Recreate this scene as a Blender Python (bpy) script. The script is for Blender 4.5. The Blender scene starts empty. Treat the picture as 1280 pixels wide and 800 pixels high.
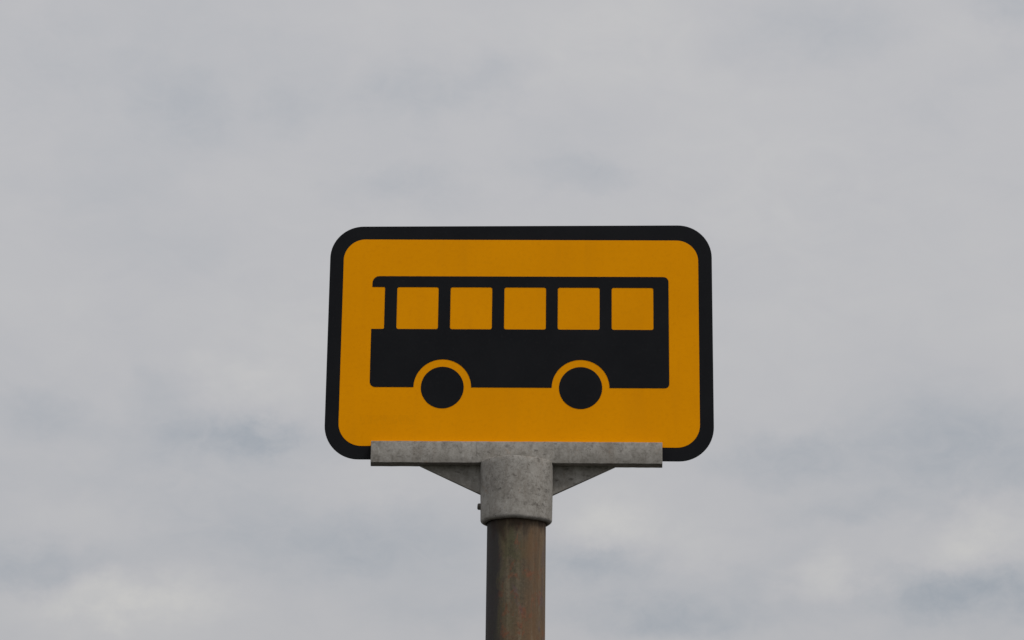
import bpy, bmesh, math, random
from math import radians as rad, sin, cos, pi
from mathutils import Vector, Matrix

random.seed(4)
sc = bpy.context.scene
C = sc.collection

# ------------------------------------------------------------------ measures (metres)
SIGN_Z = 2.5605                      # height of the middle of the plate above the pavement
POLE = (-0.0020, 0.0)                # pole axis
POLE_R = 0.0448


# ------------------------------------------------------------------ helpers
def link(name, me, mat=None, parent=None):
    o = bpy.data.objects.new(name, me)
    C.objects.link(o)
    for m in (mat if isinstance(mat, (list, tuple)) else [mat] if mat else []):
        me.materials.append(m)
    if parent is not None:
        o.parent = parent
    return o


def tag(o, label=None, cat=None, kind=None):
    if label: o["label"] = label
    if cat: o["category"] = cat
    if kind: o["kind"] = kind
    return o


def mesh_of(bm, name, smooth_angle=None):
    me = bpy.data.meshes.new(name)
    bmesh.ops.recalc_face_normals(bm, faces=bm.faces)
    bm.to_mesh(me); bm.free()
    if smooth_angle is not None:
        for p in me.polygons: p.use_smooth = True
        me.set_sharp_from_angle(angle=rad(smooth_angle))
    return me


def fillet(pts, n=10):
    """closed outline [(x, z, radius)] -> points with rounded corners"""
    out = []
    k = len(pts)
    for i in range(k):
        p = Vector(pts[i][:2]); r = pts[i][2]
        a = Vector(pts[i - 1][:2]) - p
        b = Vector(pts[(i + 1) % k][:2]) - p
        if r <= 0:
            out.append(tuple(p)); continue
        a.normalize(); b.normalize()
        half = a.angle(b) / 2
        d = r / math.tan(half)
        c = p + (a + b).normalized() * (r / sin(half))
        s, e = p + a * d - c, p + b * d - c
        a0 = math.atan2(s.y, s.x); a1 = math.atan2(e.y, e.x)
        while a1 - a0 > pi: a1 -= 2 * pi
        while a1 - a0 < -pi: a1 += 2 * pi
        for j in range(n + 1):
            t = a0 + (a1 - a0) * j / n
            out.append((c.x + r * cos(t), c.y + r * sin(t)))
    return out


def circle(cx, cz, r, n=96):
    return [(cx + r * cos(2 * pi * i / n), cz + r * sin(2 * pi * i / n)) for i in range(n)]


def slab(loops, y0, y1, name, bevel=0.0):
    """flat outlines in the x-z plane (first ones solid, inner ones holes) given thickness y0..y1"""
    cu = bpy.data.curves.new(name + "_c", "CURVE")
    cu.dimensions = "2D"; cu.fill_mode = "BOTH"
    th = (y1 - y0)
    cu.extrude = th / 2 - bevel
    cu.bevel_depth = bevel; cu.bevel_resolution = 2
    if bevel: cu.offset = -bevel
    for lp in loops:
        s = cu.splines.new("POLY")
        s.points.add(len(lp) - 1)
        for q, (x, z) in zip(s.points, lp): q.co = (x, z, 0, 1)
        s.use_cyclic_u = True
    tmp = bpy.data.objects.new(name + "_t", cu)
    C.objects.link(tmp)
    dg = bpy.context.evaluated_depsgraph_get(); dg.update()
    me = bpy.data.meshes.new_from_object(tmp.evaluated_get(dg))
    bpy.data.objects.remove(tmp); bpy.data.curves.remove(cu)
    # curve plane (x, y, z) -> (x, mid - z, y): the front looks to -Y
    mid = (y0 + y1) / 2
    for v in me.vertices:
        x, yy, z = v.co
        v.co = (x, mid - z, yy)
    me.name = name
    return me


def box(bm, x0, x1, y0, y1, z0, z1, bev=0.0, seg=2):
    r = bmesh.ops.create_cube(bm, size=1)
    for v in r["verts"]:
        v.co = Vector(((x0 + x1) / 2 + v.co.x * (x1 - x0), (y0 + y1) / 2 + v.co.y * (y1 - y0), (z0 + z1) / 2 + v.co.z * (z1 - z0)))
    if bev:
        es = {e for v in r["verts"] for e in v.link_edges}
        bmesh.ops.bevel(bm, geom=list(es), offset=bev, segments=seg, profile=0.6, affect="EDGES")


def lathe(prof, n=96, cx=0.0, cy=0.0, closed=False):
    """prof: [(radius, z)] turned round a vertical axis"""
    bm = bmesh.new()
    rings = [[bm.verts.new((cx + r * cos(2 * pi * i / n), cy + r * sin(2 * pi * i / n), z)) for i in range(n)] for r, z in prof]
    k = len(rings)
    for j in range(k if closed else k - 1):
        a, b = rings[j], rings[(j + 1) % k]
        for i in range(n):
            bm.faces.new((a[i], a[(i + 1) % n], b[(i + 1) % n], b[i]))
    return bm


# ------------------------------------------------------------------ material helper
class NT:
    def __init__(self, name):
        self.m = bpy.data.materials.new(name); self.m.use_nodes = True
        self.t = self.m.node_tree; self.b = self.t.nodes["Principled BSDF"]
        self.co = self.n("ShaderNodeTexCoord").outputs["Object"]

    def n(self, typ, **kw):
        nd = self.t.nodes.new(typ)
        for k, v in kw.items(): setattr(nd, k, v)
        return nd

    def l(self, a, b): self.t.links.new(a, b)

    def noise(self, scale, detail=4, rough=0.55, stretch=(1, 1, 1), dist=0.0, off=(0, 0, 0)):
        mp = self.n("ShaderNodeMapping"); mp.inputs["Scale"].default_value = stretch; mp.inputs["Location"].default_value = off
        self.l(self.co, mp.inputs["Vector"])
        x = self.n("ShaderNodeTexNoise"); x.inputs["Scale"].default_value = scale
        x.inputs["Detail"].default_value = detail; x.inputs["Roughness"].default_value = rough; x.inputs["Distortion"].default_value = dist
        self.l(mp.outputs[0], x.inputs["Vector"])
        return x.outputs["Fac"]

    def ramp(self, fac, stops, interp="LINEAR"):
        r = self.n("ShaderNodeValToRGB"); cr = r.color_ramp; cr.interpolation = interp
        while len(cr.elements) < len(stops): cr.elements.new(0.5)
        for e, (p, c) in zip(cr.elements, stops):
            e.position = p; e.color = (c, c, c, 1) if isinstance(c, (int, float)) else (*c, 1)
        self.l(fac, r.inputs[0]); return r.outputs[0]

    def mix(self, a, b, fac, mode="MIX"):
        x = self.n("ShaderNodeMix", data_type="RGBA", blend_type=mode)
        for s, v in ((x.inputs[0], fac), (x.inputs[6], a), (x.inputs[7], b)):
            if isinstance(v, (int, float)): s.default_value = v
            elif isinstance(v, tuple): s.default_value = (*v, 1)
            else: self.l(v, s)
        return x.outputs[2]

    def math(self, op, a, b=0.0, clamp=False):
        x = self.n("ShaderNodeMath", operation=op); x.use_clamp = clamp
        for s, v in ((x.inputs[0], a), (x.inputs[1], b)):
            if isinstance(v, (int, float)): s.default_value = v
            else: self.l(v, s)
        return x.outputs[0]

    def done(self, col, rough=0.6, spec=0.4, metal=0.0, bump=None, bstr=0.2, bdist=0.001):
        for k, v in (("Base Color", col), ("Roughness", rough), ("Specular IOR Level", spec), ("Metallic", metal)):
            s = self.b.inputs[k]
            if isinstance(v, (int, float)): s.default_value = v
            elif isinstance(v, tuple): s.default_value = (*v, 1)
            else: self.l(v, s)
        if bump is not None:
            bp = self.n("ShaderNodeBump"); bp.inputs["Strength"].default_value = bstr; bp.inputs["Distance"].default_value = bdist
            self.l(bump, bp.inputs["Height"]); self.l(bp.outputs[0], self.b.inputs["Normal"])
        return self.m


def m_yellow():
    t = NT("amber_sheeting")
    a = t.noise(9, 5, 0.6); b = t.noise(160, 3, 0.6); s = t.noise(5, 5, 0.65, (6, 6, 0.7))
    col = t.mix((0.975, 0.370, 0.0), (0.915, 0.343, 0.0), t.ramp(a, [(0.35, 0.0), (0.7, 1.0)]))
    col = t.mix(col, (0.80, 0.285, 0.001), t.ramp(b, [(0.5, 0.0), (0.75, 0.35)]))
    col = t.mix(col, (0.83, 0.315, 0.003), t.ramp(s, [(0.52, 0.0), (0.72, 0.30)]))
    # faint ghost of a rubbed-off sticker, low on the left
    sep = t.n("ShaderNodeSeparateXYZ"); t.l(t.co, sep.inputs[0])
    dx = t.math("ABSOLUTE", t.math("ADD", sep.outputs[0], 0.203)); dz = t.math("ABSOLUTE", t.math("ADD", sep.outputs[2], 0.1265))
    box_ = t.math("MULTIPLY", t.math("LESS_THAN", dx, 0.043), t.math("LESS_THAN", dz, 0.0075))
    g = t.noise(210, 2, 0.5, (1.0, 1.0, 0.6))
    col = t.mix(col, (0.62, 0.25, 0.004), t.math("MULTIPLY", box_, t.ramp(g, [(0.42, 0.02), (0.60, 0.15)])))
    return t.done(col, rough=0.6, spec=0.03, bump=b, bstr=0.05, bdist=0.0004)


def m_black(name):
    t = NT(name)
    a = t.noise(14, 5, 0.6); b = t.noise(200, 3, 0.6)
    col = t.mix((0.0074, 0.0082, 0.0108), (0.0108, 0.0116, 0.0142), t.ramp(a, [(0.35, 0.0), (0.7, 1.0)]))
    col = t.mix(col, (0.022, 0.022, 0.023), t.ramp(b, [(0.58, 0.0), (0.78, 0.45)]))
    return t.done(col, rough=0.6, spec=0.10, bump=b, bstr=0.05, bdist=0.0004)


def m_galv():
    t = NT("weathered_cast_zinc")
    big = t.noise(20, 6, 0.62, dist=0.4); mid = t.noise(105, 6, 0.68, (1, 1, 0.8), dist=0.5); fine = t.noise(300, 4, 0.65)
    streak = t.noise(60, 5, 0.6, (1, 1, 0.16), off=(3, 1, 0))
    col = t.mix((0.310, 0.292, 0.264), (0.405, 0.386, 0.357), t.ramp(big, [(0.35, 0.0), (0.65, 1.0)]))
    col = t.mix(col, (0.195, 0.180, 0.160), t.ramp(mid, [(0.49, 0.0), (0.65, 0.66)]))
    col = t.mix(col, (0.53, 0.515, 0.485), t.ramp(mid, [(0.30, 0.6), (0.44, 0.0)]))
    col = t.mix(col, (0.165, 0.150, 0.132), t.ramp(fine, [(0.54, 0.0), (0.72, 0.6)]))
    col = t.mix(col, (0.56, 0.55, 0.53), t.ramp(fine, [(0.28, 0.35), (0.42, 0.0)]))
    col = t.mix(col, (0.235, 0.205, 0.172), t.ramp(streak, [(0.53, 0.0), (0.70, 0.5)]))
    # dark casting pits and scratches
    v = t.n("ShaderNodeTexVoronoi", feature="F1"); v.inputs["Scale"].default_value = 95; v.inputs["Randomness"].default_value = 1.0
    mp = t.n("ShaderNodeMapping"); mp.inputs["Rotation"].default_value = (0, rad(35), 0); mp.inputs["Scale"].default_value = (0.55, 1, 1.3)
    wv = t.n("ShaderNodeVectorMath", operation="ADD"); nn = t.n("ShaderNodeTexNoise"); nn.inputs["Scale"].default_value = 60
    sc_ = t.n("ShaderNodeVectorMath", operation="SCALE"); sc_.inputs[3].default_value = 0.012
    t.l(nn.outputs["Color"], sc_.inputs[0]); t.l(t.co, wv.inputs[0]); t.l(sc_.outputs[0], wv.inputs[1])
    t.l(wv.outputs[0], mp.inputs[0]); t.l(mp.outputs[0], v.inputs["Vector"])
    pits = t.math("MULTIPLY", t.ramp(v.outputs["Distance"], [(0.14, 1.0), (0.32, 0.0)]), t.ramp(t.noise(34, 4, 0.6), [(0.45, 0.0), (0.58, 1.0)]))
    col = t.mix(col, (0.085, 0.075, 0.066), t.math("MULTIPLY", pits, 0.7))
    col = t.mix(col, (0.30, 0.16, 0.07), t.ramp(t.noise(48, 5, 0.7, off=(7, 2, 5)), [(0.64, 0.0), (0.75, 0.5)]))
    grit = t.noise(190, 5, 0.75, (1, 1, 1.2), off=(4, 4, 9), dist=0.8)
    col = t.mix(col, (0.110, 0.098, 0.086), t.math("MULTIPLY", t.ramp(grit, [(0.55, 0.0), (0.66, 0.8)]), t.ramp(t.noise(16, 4, 0.6, off=(1, 6, 3)), [(0.46, 0.1), (0.60, 1.0)])))
    h = t.math("SUBTRACT", t.math("ADD", t.math("MULTIPLY", mid, 0.7), t.math("MULTIPLY", fine, 0.4)), t.math("MULTIPLY", pits, 0.6))
    return t.done(col, rough=0.75, spec=0.12, bump=h, bstr=0.35, bdist=0.0012)


def m_pole():
    t = NT("rust_stained_steel")
    big = t.noise(11, 6, 0.6, (1.3, 1.3, 0.55), dist=0.6); st = t.noise(38, 6, 0.62, (1.8, 1.8, 0.09), dist=0.25); mid = t.noise(64, 6, 0.72, (1, 1, 0.65), dist=0.5)
    m2 = t.noise(30, 5, 0.65, (1, 1, 0.5), off=(5, 5, 1), dist=0.5); fine = t.noise(260, 4, 0.65)
    col = t.mix((0.122, 0.100, 0.068), (0.180, 0.114, 0.062), t.ramp(big, [(0.40, 0.0), (0.60, 1.0)]))
    col = t.mix(col, (0.225, 0.185, 0.125), t.ramp(st, [(0.50, 0.0), (0.64, 0.8)]))
    col = t.mix(col, (0.050, 0.040, 0.034), t.ramp(st, [(0.33, 0.8), (0.45, 0.0)]))
    col = t.mix(col, (0.225, 0.088, 0.050), t.ramp(mid, [(0.54, 0.0), (0.62, 0.75)]))
    col = t.mix(col, (0.100, 0.098, 0.052), t.ramp(m2, [(0.53, 0.0), (0.64, 0.65)]))
    col = t.mix(col, (0.150, 0.105, 0.110), t.ramp(m2, [(0.36, 0.6), (0.45, 0.0)]))
    col = t.mix(col, (0.060, 0.048, 0.040), t.ramp(fine, [(0.50, 0.0), (0.72, 0.55)]))
    col = t.mix(col, (0.25, 0.21, 0.17), t.ramp(fine, [(0.28, 0.35), (0.42, 0.0)]))
    # left flank darkened: dirt, plus the pole's shaded side painted into the colour
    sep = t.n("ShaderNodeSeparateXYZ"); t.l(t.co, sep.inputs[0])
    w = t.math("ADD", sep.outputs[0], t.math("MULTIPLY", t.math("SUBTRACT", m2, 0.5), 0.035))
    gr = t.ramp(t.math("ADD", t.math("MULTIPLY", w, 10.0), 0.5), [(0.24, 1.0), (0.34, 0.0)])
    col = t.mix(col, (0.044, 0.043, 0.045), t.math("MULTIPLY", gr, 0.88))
    # warm rust on the opposite flank, and dark rust under the collar with the collar's shadow painted in
    rr = t.ramp(t.math("ADD", t.math("MULTIPLY", w, 10.0), 0.5), [(0.58, 0.0), (0.76, 1.0)])
    col = t.mix(col, (0.190, 0.104, 0.058), t.math("MULTIPLY", rr, t.ramp(m2, [(0.36, 0.1), (0.60, 0.65)])))
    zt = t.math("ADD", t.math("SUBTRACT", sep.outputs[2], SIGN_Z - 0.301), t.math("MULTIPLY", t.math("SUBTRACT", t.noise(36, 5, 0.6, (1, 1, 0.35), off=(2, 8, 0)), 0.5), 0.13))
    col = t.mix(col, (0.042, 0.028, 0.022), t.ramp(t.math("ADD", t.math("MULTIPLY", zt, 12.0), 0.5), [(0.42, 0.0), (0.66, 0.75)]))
    h = t.math("ADD", t.math("MULTIPLY", mid, 0.6), t.math("MULTIPLY", fine, 0.4))
    return t.done(col, rough=0.75, spec=0.2, bump=h, bstr=0.35, bdist=0.0012)


def m_simple(name, c0, c1, scale, rough=0.85, bstr=0.4, bdist=0.01, spec=0.3, c2=None):
    t = NT(name)
    a = t.noise(scale, 6, 0.6); b = t.noise(scale * 14, 4, 0.65)
    col = t.mix(c0, c1, t.ramp(a, [(0.35, 0.0), (0.65, 1.0)]))
    col = t.mix(col, c2 or tuple(x * 0.45 for x in c0), t.ramp(b, [(0.5, 0.0), (0.7, 0.7)]))
    return t.done(col, rough=rough, spec=spec, bump=b, bstr=bstr, bdist=bdist)


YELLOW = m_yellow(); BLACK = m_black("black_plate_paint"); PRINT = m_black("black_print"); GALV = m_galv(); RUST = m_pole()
ALU = m_simple("bare_aluminium_back", (0.40, 0.41, 0.42), (0.48, 0.48, 0.49), 12, 0.5, 0.1, 0.001)
SCREW = m_simple("dark_screw_steel", (0.085, 0.080, 0.075), (0.13, 0.115, 0.10), 150, 0.6, 0.2, 0.001)
ASPHALT = m_simple("asphalt", (0.036, 0.035, 0.034), (0.046, 0.045, 0.043), 2.2, 0.9, 0.5, 0.006)
PAVE = m_simple("asphalt_pavement", (0.030, 0.028, 0.025), (0.040, 0.037, 0.033), 1.6, 0.9, 0.5, 0.006)
KERB = m_simple("kerb_concrete", (0.26, 0.25, 0.235), (0.33, 0.32, 0.30), 5, 0.9, 0.4, 0.004)
GRASS = m_simple("rough_grass", (0.036, 0.050, 0.018), (0.055, 0.062, 0.027), 0.6, 0.95, 0.8, 0.04)
PAINT = m_simple("road_paint", (0.70, 0.70, 0.68), (0.78, 0.78, 0.76), 6, 0.7, 0.2, 0.002, c2=(0.45, 0.45, 0.44))

# ------------------------------------------------------------------ the bus stop sign
sign = bpy.data.objects.new("bus_stop_sign", None)
C.objects.link(sign)
sign.location = (POLE[0], POLE[1], 0.0)
tag(sign, "yellow bus stop sign with a black bus, on a rusty brown pole", "sign")


def place(o):            # children are drawn round the middle of the plate
    o.location = (-POLE[0], -POLE[1], SIGN_Z)
    return o


# plate: folded black sheet, its top edge a little higher on the right
mm = 0.001
out = [(-300 * mm, 186.7 * mm, 52 * mm), (-300 * mm, -188.8 * mm, 53 * mm), (300 * mm, -189.3 * mm, 54 * mm), (300 * mm, 190.9 * mm, 53 * mm)]
plate_me = slab([fillet(out, 16)], 0.0, 0.0034, "sign_plate", bevel=0.0006)
plate_me.materials.append(BLACK); plate_me.materials.append(ALU)
for p in plate_me.polygons:
    p.material_index = 1 if p.normal.y > 0.9 else 0
plate = place(link("sign_plate", plate_me, None, sign))

yl = [(-278.4 * mm, 165.3 * mm, 34 * mm), (-278.4 * mm, -168.0 * mm, 36 * mm), (278.5 * mm, -168.2 * mm, 36 * mm), (278.5 * mm, 165.1 * mm, 34 * mm)]
face = link("yellow_face", slab([fillet(yl, 16)], -0.00045, 0.0003, "yellow_face"), YELLOW, plate)

# the bus: body outline with two wheel arches and the open front window; five side windows; two wheels
zb, AR = -74.4, 44.7
W1, W2 = (-119.2, -74.8), (94.9, -74.6)


def arch(cx, cz, n=40):      # left to right over the top
    return [(cx - AR * cos(pi * i / n), cz + AR * sin(pi * i / n)) for i in range(n + 1)]


body = []
body += fillet([(-232, 87.3, 0), (-212, 87.3, 2.4), (-212, 19.0, 2.4), (-232, 19.0, 0), (-232, zb, 8.5),
                (-180, zb, 0), (-100, 200, 0)], 8)[:-2]
body += arch(W1[0], zb)
body += arch(W2[0], zb)
body += fillet([(150, zb, 0), (232, zb, 7.0), (231.8, 105.1, 8.0), (-232, 105.0, 11.0), (-232, 87.3, 0)], 8)[1:-1]
loops = [body]
for xa, xb in ((-192.8, -127.8), (-109.0, -43.7), (-24.7, 40.5), (58.9, 124.3), (143.0, 208.1)):
    loops.append(fillet([(xa, 87.2, 3.2), (xa, 19.0, 3.2), (xb, 19.0, 3.2), (xb, 87.2, 3.2)], 6))
loops.append(circle(W1[0], W1[1], 33.2)); loops.append(circle(W2[0], W2[1], 33.4))
loops = [[(x * mm, z * mm) for x, z in lp] for lp in loops]
link("bus_symbol", slab(loops, -0.00085, -0.0003, "bus_symbol"), PRINT, plate)

# bracket: channel bar that grips the plate, collar over the pole, two gussets, set screw
bracket = bpy.data.objects.new("bracket", None); C.objects.link(bracket); bracket.parent = sign; place(bracket)
bx0, bx1, bz0, bz1 = -0.2260, 0.2200, -0.1967, -0.1632
bm = bmesh.new()
prof = [(-0.0150, bz0), (0.0150, bz0), (0.0150, bz1), (0.0046, bz1), (0.0046, -0.1895), (-0.0014, -0.1895), (-0.0014, bz1), (-0.0150, bz1)]
NX = 60
rings = []
for i in range(NX + 1):
    x = bx0 + (bx1 - bx0) * i / NX
    j = random.uniform(-1, 1) * 0.00018
    sk = -0.0024 if i == 0 else 0.0010 if i == NX else 0.0     # ends not cut quite square
    rings.append([bm.verts.new((x + sk * (y + 0.015) / 0.030, y, z + j)) for y, z in prof])
k = len(prof)
for a, b in zip(rings, rings[1:]):
    for q in range(k):
        bm.faces.new((a[q], a[(q + 1) % k], b[(q + 1) % k], b[q]))
bm.faces.new(rings[0]); bm.faces.new(rings[-1][::-1])
bmesh.ops.recalc_face_normals(bm, faces=bm.faces)
sharp = [e for e in bm.edges if len(e.link_faces) == 2 and e.calc_face_angle(0) > rad(40)]
bmesh.ops.bevel(bm, geom=sharp, offset=0.0009, segments=2, profile=0.55, affect="EDGES")
box(bm, -0.0645, 0.0545, -0.0157, -0.0080, bz0 + 0.0004, bz1 - 0.0006, 0.0010)     # raised boss cast on the face above the collar
bar = link("crossbar", mesh_of(bm, "crossbar", 35), GALV, bracket)

cxo, cyo = POLE[0] - 0.0004, 0.0
ztop, zbot = -0.1945, -0.2885
RT, RB, RI = 0.0560, 0.0546, 0.0462
prof = []
# top: a low weather slope that runs back under the bar
prof += [(0.020, -0.1865), (RT - 0.0008, -0.1942), (RT - 0.0002, -0.1945), (RT, -0.1950)]
zsh = -0.1950
for i in range(1, 10): prof.append((RT + (RB - RT) * i / 10, zsh + (zbot + 0.006 - zsh) * i / 10))
for i in range(7):           # rounded lower lip
    t = pi / 2 * i / 6; prof.append((RB - 0.0055 + 0.0055 * cos(t), zbot + 0.0055 - 0.0055 * sin(t)))
prof += [(RI + 0.0012, zbot), (RI, zbot + 0.0012), (RI, -0.2060), (0.020, -0.2060)]
cm = lathe(prof, 128, cxo, cyo, closed=True)
for v in cm.verts:           # cast, not turned: a trace of unevenness
    a = math.atan2(v.co.y - cyo, v.co.x - cxo)
    v.co.z += 0.0005 * sin(3 * a + 1) + 0.0003 * sin(7 * a)
link("collar", mesh_of(cm, "collar", 50), GALV, bracket)

for pts, nm in (([(-0.1522, bz0 + 0.002), (-0.1522, bz0 - 0.0005), (-0.0500, -0.2450), (-0.0500, bz0 + 0.002)], 1),
                ([(0.0480, bz0 + 0.002), (0.0480, -0.2440), (0.1480, bz0 - 0.0006), (0.1480, bz0 + 0.002)], 2)):
    me = slab([pts], 0.0065, 0.0145, "gusset", bevel=0.0008)
    link("gusset", me, GALV, bracket)

# set screw: sits on the collar's left flank, a little askew
sm = bmesh.new()
bmesh.ops.create_cone(sm, cap_ends=True, segments=28, radius1=0.0056, radius2=0.0048, depth=0.012)
bmesh.ops.bevel(sm, geom=[e for e in sm.edges if e.calc_face_angle(0) > 0.9], offset=0.0009, segments=2, affect="EDGES")
# hexagon socket sunk in the head
top = max(sm.faces, key=lambda f: f.calc_center_median().z)
r = bmesh.ops.inset_region(sm, faces=[top], thickness=0.0022)
bmesh.ops.translate(sm, verts=top.verts, vec=(0, 0, -0.003))
sm.transform(Matrix.Translation((cxo - 0.0534, -0.002, -0.2625)) @ Matrix.Rotation(rad(4), 4, "Y") @ Matrix.Rotation(rad(-90), 4, "Y"))
link("set_screw", mesh_of(sm, "set_screw", 40), SCREW, bracket)

# pole: a steel tube that runs up inside the collar
n = 80
prof = [(POLE_R, 0.0)] + [(POLE_R, SIGN_Z - 0.208 - 0.0) if i == 24 else (POLE_R, (SIGN_Z - 0.208) * i / 24) for i in range(1, 25)]
prof += [(POLE_R - 0.004, SIGN_Z - 0.208)]
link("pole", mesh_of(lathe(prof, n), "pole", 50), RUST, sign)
bp_ = lathe([(POLE_R + 0.0005, 0.055), (POLE_R + 0.012, 0.052), (POLE_R + 0.030, 0.020), (POLE_R + 0.034, 0.0)], 64)
link("footing_collar", mesh_of(bp_, "footing_collar", 40), KERB, sign)


# ------------------------------------------------------------------ ground (below the frame)
def sheet(name, x0, x1, y0, y1, z, mat, nx=1, ny=1):
    bm = bmesh.new()
    vs = [[bm.verts.new((x0 + (x1 - x0) * i / nx, y0 + (y1 - y0) * j / ny, z)) for i in range(nx + 1)] for j in range(ny + 1)]
    for j in range(ny):
        for i in range(nx):
            bm.faces.new((vs[j][i], vs[j][i + 1], vs[j + 1][i + 1], vs[j + 1][i]))
    return tag(link(name, mesh_of(bm, name), mat), kind="structure")


sheet("ground", -1500, 1500, -1500, 1500, -0.134, GRASS)
sheet("road", -1500, 1500, 1.10, 8.0, -0.120, ASPHALT)
bm = bmesh.new(); box(bm, -200, 200, -6.0, 0.95, -0.30, 0.0)
tag(link("pavement", mesh_of(bm, "pavement"), PAVE), kind="structure")
bm = bmesh.new(); box(bm, -200, 200, 0.953, 1.10, -0.30, 0.004, 0.012)
tag(link("kerb", mesh_of(bm, "kerb"), KERB), kind="structure")
bm = bmesh.new()
for i in range(-30, 31):
    x = i * 6.0
    vs = [bm.verts.new(p) for p in ((x, 4.50, -0.116), (x + 3, 4.50, -0.116), (x + 3, 4.62, -0.116), (x, 4.62, -0.116))]
    bm.faces.new(vs)
tag(link("road_marking", mesh_of(bm, "road_marking"), PAINT), kind="structure")

# ------------------------------------------------------------------ camera
F, PITCH, YAW, ROLL, DIST = 2929.39, 0.27557181, 0.0276649, -0.01152746, 3.51734
cam = bpy.data.cameras.new("camera")
cam.sensor_width = 36.0; cam.lens = 36.0 * F / 1280.0
cam.clip_start = 0.05; cam.clip_end = 5000
co = bpy.data.objects.new("camera", cam); C.objects.link(co)
co.location = (0.084918, -DIST, SIGN_Z - 0.960565)
Rm = Matrix.Rotation(YAW, 4, "Z") @ Matrix.Rotation(PITCH, 4, "X") @ Matrix.Rotation(ROLL, 4, "Y")
co.matrix_world = Matrix.Translation(co.location) @ Rm @ Matrix.Rotation(rad(90), 4, "X")
sc.camera = co

# ------------------------------------------------------------------ light: veiled sun high behind the camera's right shoulder
sd = Vector((0.50, -0.50, 1.0)).normalized()
sun = bpy.data.lights.new("sun", "SUN"); sun.energy = 1.35; sun.angle = rad(20); sun.color = (1.0, 0.95, 0.88)
so = bpy.data.objects.new("sun", sun); C.objects.link(so)
so.rotation_euler = sd.to_track_quat("Z", "Y").to_euler()
so.location = (4, -4, 8)

# ------------------------------------------------------------------ sky: an overcast, thin grey cloud with bluer hollows
w = bpy.data.worlds.new("World"); sc.world = w; w.use_nodes = True
w.cycles.sampling_method = 'MANUAL'; w.cycles.sample_map_resolution = 256
nt = w.node_tree; N = nt.nodes; N.clear()


def nd(t, **kw):
    x = N.new(t)
    for k_, v_ in kw.items(): setattr(x, k_, v_)
    return x


def L(a, b): nt.links.new(a, b)


def mth(op, a, b=0.0, c=None, clamp=False):
    x = nd("ShaderNodeMath", operation=op); x.use_clamp = clamp
    for s, v_ in zip(x.inputs, (a, b, c)):
        if v_ is None: continue
        if isinstance(v_, (int, float)): s.default_value = v_
        else: L(v_, s)
    return x.outputs[0]


tc = nd("ShaderNodeTexCoord"); sp = nd("ShaderNodeSeparateXYZ"); L(tc.outputs["Generated"], sp.inputs[0])
az = mth("MULTIPLY", mth("ARCTAN2", sp.outputs[0], sp.outputs[1]), 180 / pi)
el = mth("MULTIPLY", mth("ARCSINE", sp.outputs[2]), 180 / pi)
cmb = nd("ShaderNodeCombineXYZ"); L(az, cmb.inputs[0]); L(el, cmb.inputs[1])
AE = cmb.outputs[0]


def nz(scale, detail, rough, stretch, off=(0, 0, 0), dist=0.0):
    mp = nd("ShaderNodeMapping"); mp.inputs["Scale"].default_value = stretch; mp.inputs["Location"].default_value = off
    L(AE, mp.inputs["Vector"])
    x = nd("ShaderNodeTexNoise"); x.inputs["Scale"].default_value = scale; x.inputs["Detail"].default_value = detail
    x.inputs["Roughness"].default_value = rough; x.inputs["Distortion"].default_value = dist
    L(mp.outputs[0], x.inputs["Vector"]); return x


# billow: cloud banks are pushed about by turbulence (in degrees)
wn = nz(0.6, 6, 0.6, (1, 1.3, 1), (11, 4, 2))
sub = nd("ShaderNodeVectorMath", operation="SUBTRACT"); L(wn.outputs["Color"], sub.inputs[0]); sub.inputs[1].default_value = (0.5, 0.5, 0.5)
scl = nd("ShaderNodeVectorMath", operation="MULTIPLY"); L(sub.outputs[0], scl.inputs[0]); scl.inputs[1].default_value = (2.6, 1.7, 0)
add = nd("ShaderNodeVectorMath", operation="ADD"); L(AE, add.inputs[0]); L(scl.outputs[0], add.inputs[1])
WAE = add.outputs[0]

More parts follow.
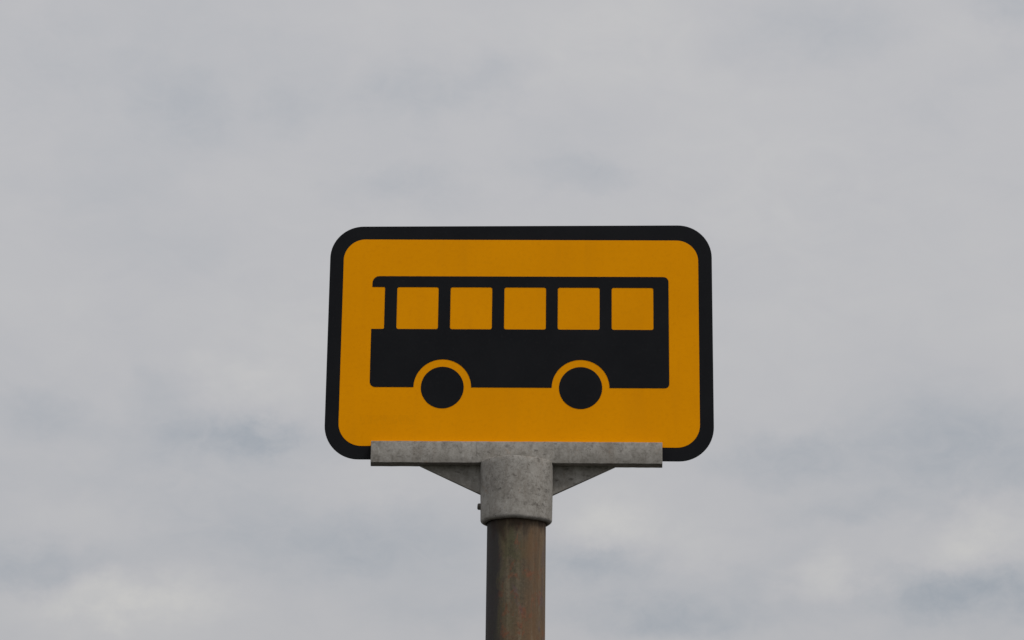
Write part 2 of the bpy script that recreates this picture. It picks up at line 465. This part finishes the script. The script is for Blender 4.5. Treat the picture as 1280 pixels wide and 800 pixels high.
# cloud banks: azimuth, elevation, half-widths in degrees, tilt, strength (below 0 = blue-grey hollow, above 0 = pale billow)
BANKS = [
 (-10.24, 20.74, 2.14, 1.57, -30, -0.062),
 (-7.46, 20.60, 1.57, 1.01, 20, -0.05),
 (-3.74, 21.41, 3.82, 1.24, 5, -0.074),
 (-1.66, 21.73, 1.35, 0.90, 10, -0.031),
 (-4.51, 18.86, 2.47, 1.01, 5, -0.062),
 (0.44, 19.32, 1.57, 0.56, -10, -0.056),
 (-0.60, 19.61, 1.35, 0.90, 0, -0.031),
 (6.08, 22.69, 4.27, 1.46, 0, -0.068),
 (11.10, 22.90, 2.02, 1.12, -20, -0.074),
 (-13.64, 21.46, 3.15, 2.02, 0, -0.037),
 (-11.60, 18.15, 3.60, 2.70, 0, -0.019),
 (-9.12, 12.76, 3.37, 1.12, 5, -0.13),
 (-7.64, 12.91, 1.57, 0.63, 8, -0.08),
 (-13.04, 12.96, 2.47, 0.90, 0, -0.08),
 (-13.18, 9.38, 2.92, 0.81, 5, -0.1),
 (-10.36, 13.77, 1.12, 0.90, 0, -0.05),
 (9.53, 12.75, 4.05, 1.80, -10, -0.1),
 (5.42, 12.42, 2.92, 0.81, 5, -0.08),
 (9.86, 9.21, 3.82, 1.12, 0, -0.14),
 (2.22, 8.52, 3.82, 0.90, 0, -0.1),
 (0.56, 9.86, 2.70, 0.90, 5, -0.1),
 (-4.68, 10.09, 5.17, 1.24, 0, -0.07),
 (-3.07, 8.76, 3.15, 0.90, 0, -0.05),
 (6.56, 11.09, 2.70, 0.67, 0, -0.05),
 (-8.40, 14.34, 1.91, 0.72, -8, 0.05),
 (-10.66, 8.72, 3.15, 1.12, 5, 0.12),
 (6.23, 9.40, 2.02, 0.94, 0, 0.12),
 (9.92, 10.48, 2.70, 1.08, 15, 0.1),
 (0.75, 10.93, 2.02, 1.12, 0, 0.09),
 (-4.92, 11.83, 3.15, 1.01, 0, 0.06),
 (-12.51, 10.79, 3.15, 1.12, 0, 0.06),
 (3.22, 10.15, 2.02, 0.90, 0, 0.05),
 (5.78, 19.04, 5.85, 3.60, 0, 0.03),
 (0.85, 22.42, 4.50, 2.02, 0, 0.03),
 (-6.05, 15.69, 4.50, 2.70, 0, 0.02),
 (-9.02, 10.64, 9.45, 1.91, 3, -0.07),
 (-12.95, 11.53, 5.85, 1.35, 0, -0.04),
 (-5.74, 12.58, 4.50, 1.35, 0, -0.05),
 (8.14, 11.63, 7.42, 2.02, -5, -0.05),
 (3.60, 9.19, 6.75, 1.57, 0, -0.06),
 (10.12, 8.73, 5.85, 1.57, 0, -0.06),
 (-11.14, 20.49, 5.40, 2.47, 0, -0.022),
 (-3.30, 20.25, 7.42, 2.70, 0, -0.022),
]


def total(rows):
    acc = None
    for a_, e_, sx, sy, tilt, amp in rows:
        mp = nd("ShaderNodeMapping", vector_type="TEXTURE")
        mp.inputs["Location"].default_value = (a_, e_, 0); mp.inputs["Rotation"].default_value = (0, 0, rad(tilt)); mp.inputs["Scale"].default_value = (sx, sy, 1)
        L(WAE, mp.inputs["Vector"])
        g = nd("ShaderNodeTexGradient", gradient_type="SPHERICAL"); L(mp.outputs[0], g.inputs[0])
        sm_ = nd("ShaderNodeMapRange", interpolation_type="SMOOTHSTEP"); L(g.outputs["Fac"], sm_.inputs[0])
        acc = mth("MULTIPLY_ADD", sm_.outputs[0], amp, acc if acc is not None else 0.0)
    return acc


dark = total([b for b in BANKS if b[5] < 0])
pale = total([b for b in BANKS if b[5] > 0])
f1 = nz(0.55, 7, 0.60, (1, 1.7, 1), (3, 9, 1), 0.6).outputs["Fac"]
f2 = nz(0.16, 4, 0.5, (1, 2.0, 1), (20, 3, 1)).outputs["Fac"]
wisp = mth("MULTIPLY", mth("SUBTRACT", f1, 0.5), 0.065)
wisp2 = mth("MULTIPLY", mth("SUBTRACT", f2, 0.5), 0.11)
# broken up by the wisps, so no bank has a plain edge
f3 = nz(1.3, 6, 0.62, (1, 1.5, 1), (5, 2, 8), 0.8).outputs["Fac"]
brk = mth("MAXIMUM", mth("MULTIPLY_ADD", mth("ADD", f1, f3), 1.2, -0.30), 0.25)
tone = mth("ADD", mth("MULTIPLY", mth("MULTIPLY", dark, 0.85), brk), mth("ADD", mth("MULTIPLY", pale, brk), mth("ADD", wisp, wisp2)))
# overcast grows brighter towards the zenith
up = nd("ShaderNodeMapRange"); up.inputs[1].default_value = 6; up.inputs[2].default_value = 20; up.inputs[3].default_value = 0.93; up.inputs[4].default_value = 1.015
L(el, up.inputs[0])
zen = nd("ShaderNodeMapRange", interpolation_type="SMOOTHSTEP"); zen.inputs[1].default_value = 22; zen.inputs[2].default_value = 80; zen.inputs[3].default_value = 1.0; zen.inputs[4].default_value = 1.75
L(el, zen.inputs[0])
lum = mth("MULTIPLY", mth("ADD", 1.0, tone), mth("MULTIPLY", up.outputs[0], zen.outputs[0]))
# hollows lean blue, billows lean warm
tn = nd("ShaderNodeMapRange", clamp=True); tn.inputs[1].default_value = -0.16; tn.inputs[2].default_value = 0.12; L(tone, tn.inputs[0])
cr = nd("ShaderNodeValToRGB"); e = cr.color_ramp.elements
e[0].position = 0.0; e[0].color = (0.452, 0.490, 0.540, 1)
e[1].position = 1.0; e[1].color = (0.552, 0.545, 0.535, 1)
m_ = cr.color_ramp.elements.new(0.55); m_.color = (0.527, 0.528, 0.546, 1)
L(tn.outputs[0], cr.inputs[0])
cl = nd("ShaderNodeVectorMath", operation="SCALE"); L(cr.outputs[0], cl.inputs[0]); L(lum, cl.inputs[3])
sky = nd("ShaderNodeTexSky", sky_type="NISHITA"); sky.sun_disc = False
sky.sun_elevation = math.asin(sd.z); sky.sun_rotation = math.atan2(sd.x, sd.y); sky.dust_density = 2.0
b1 = nd("ShaderNodeBackground"); b1.inputs[1].default_value = 0.05; L(sky.outputs[0], b1.inputs[0])
b2 = nd("ShaderNodeBackground"); b2.inputs[1].default_value = 1.0; L(cl.outputs[0], b2.inputs[0])
mx = nd("ShaderNodeMixShader"); mx.inputs[0].default_value = 0.93; L(b1.outputs[0], mx.inputs[1]); L(b2.outputs[0], mx.inputs[2])
wo = nd("ShaderNodeOutputWorld"); L(mx.outputs[0], wo.inputs[0])

# ------------------------------------------------------------------ view
sc.view_settings.view_transform = "Standard"; sc.view_settings.look = "None"
sc.view_settings.exposure = 0.0; sc.view_settings.gamma = 1.0; sc.view_settings.use_curve_mapping = False
sc.render.engine = "CYCLES"; sc.cycles.use_denoising = True
sc.cycles.max_bounces = 6
sc.render.filter_size = 1.5
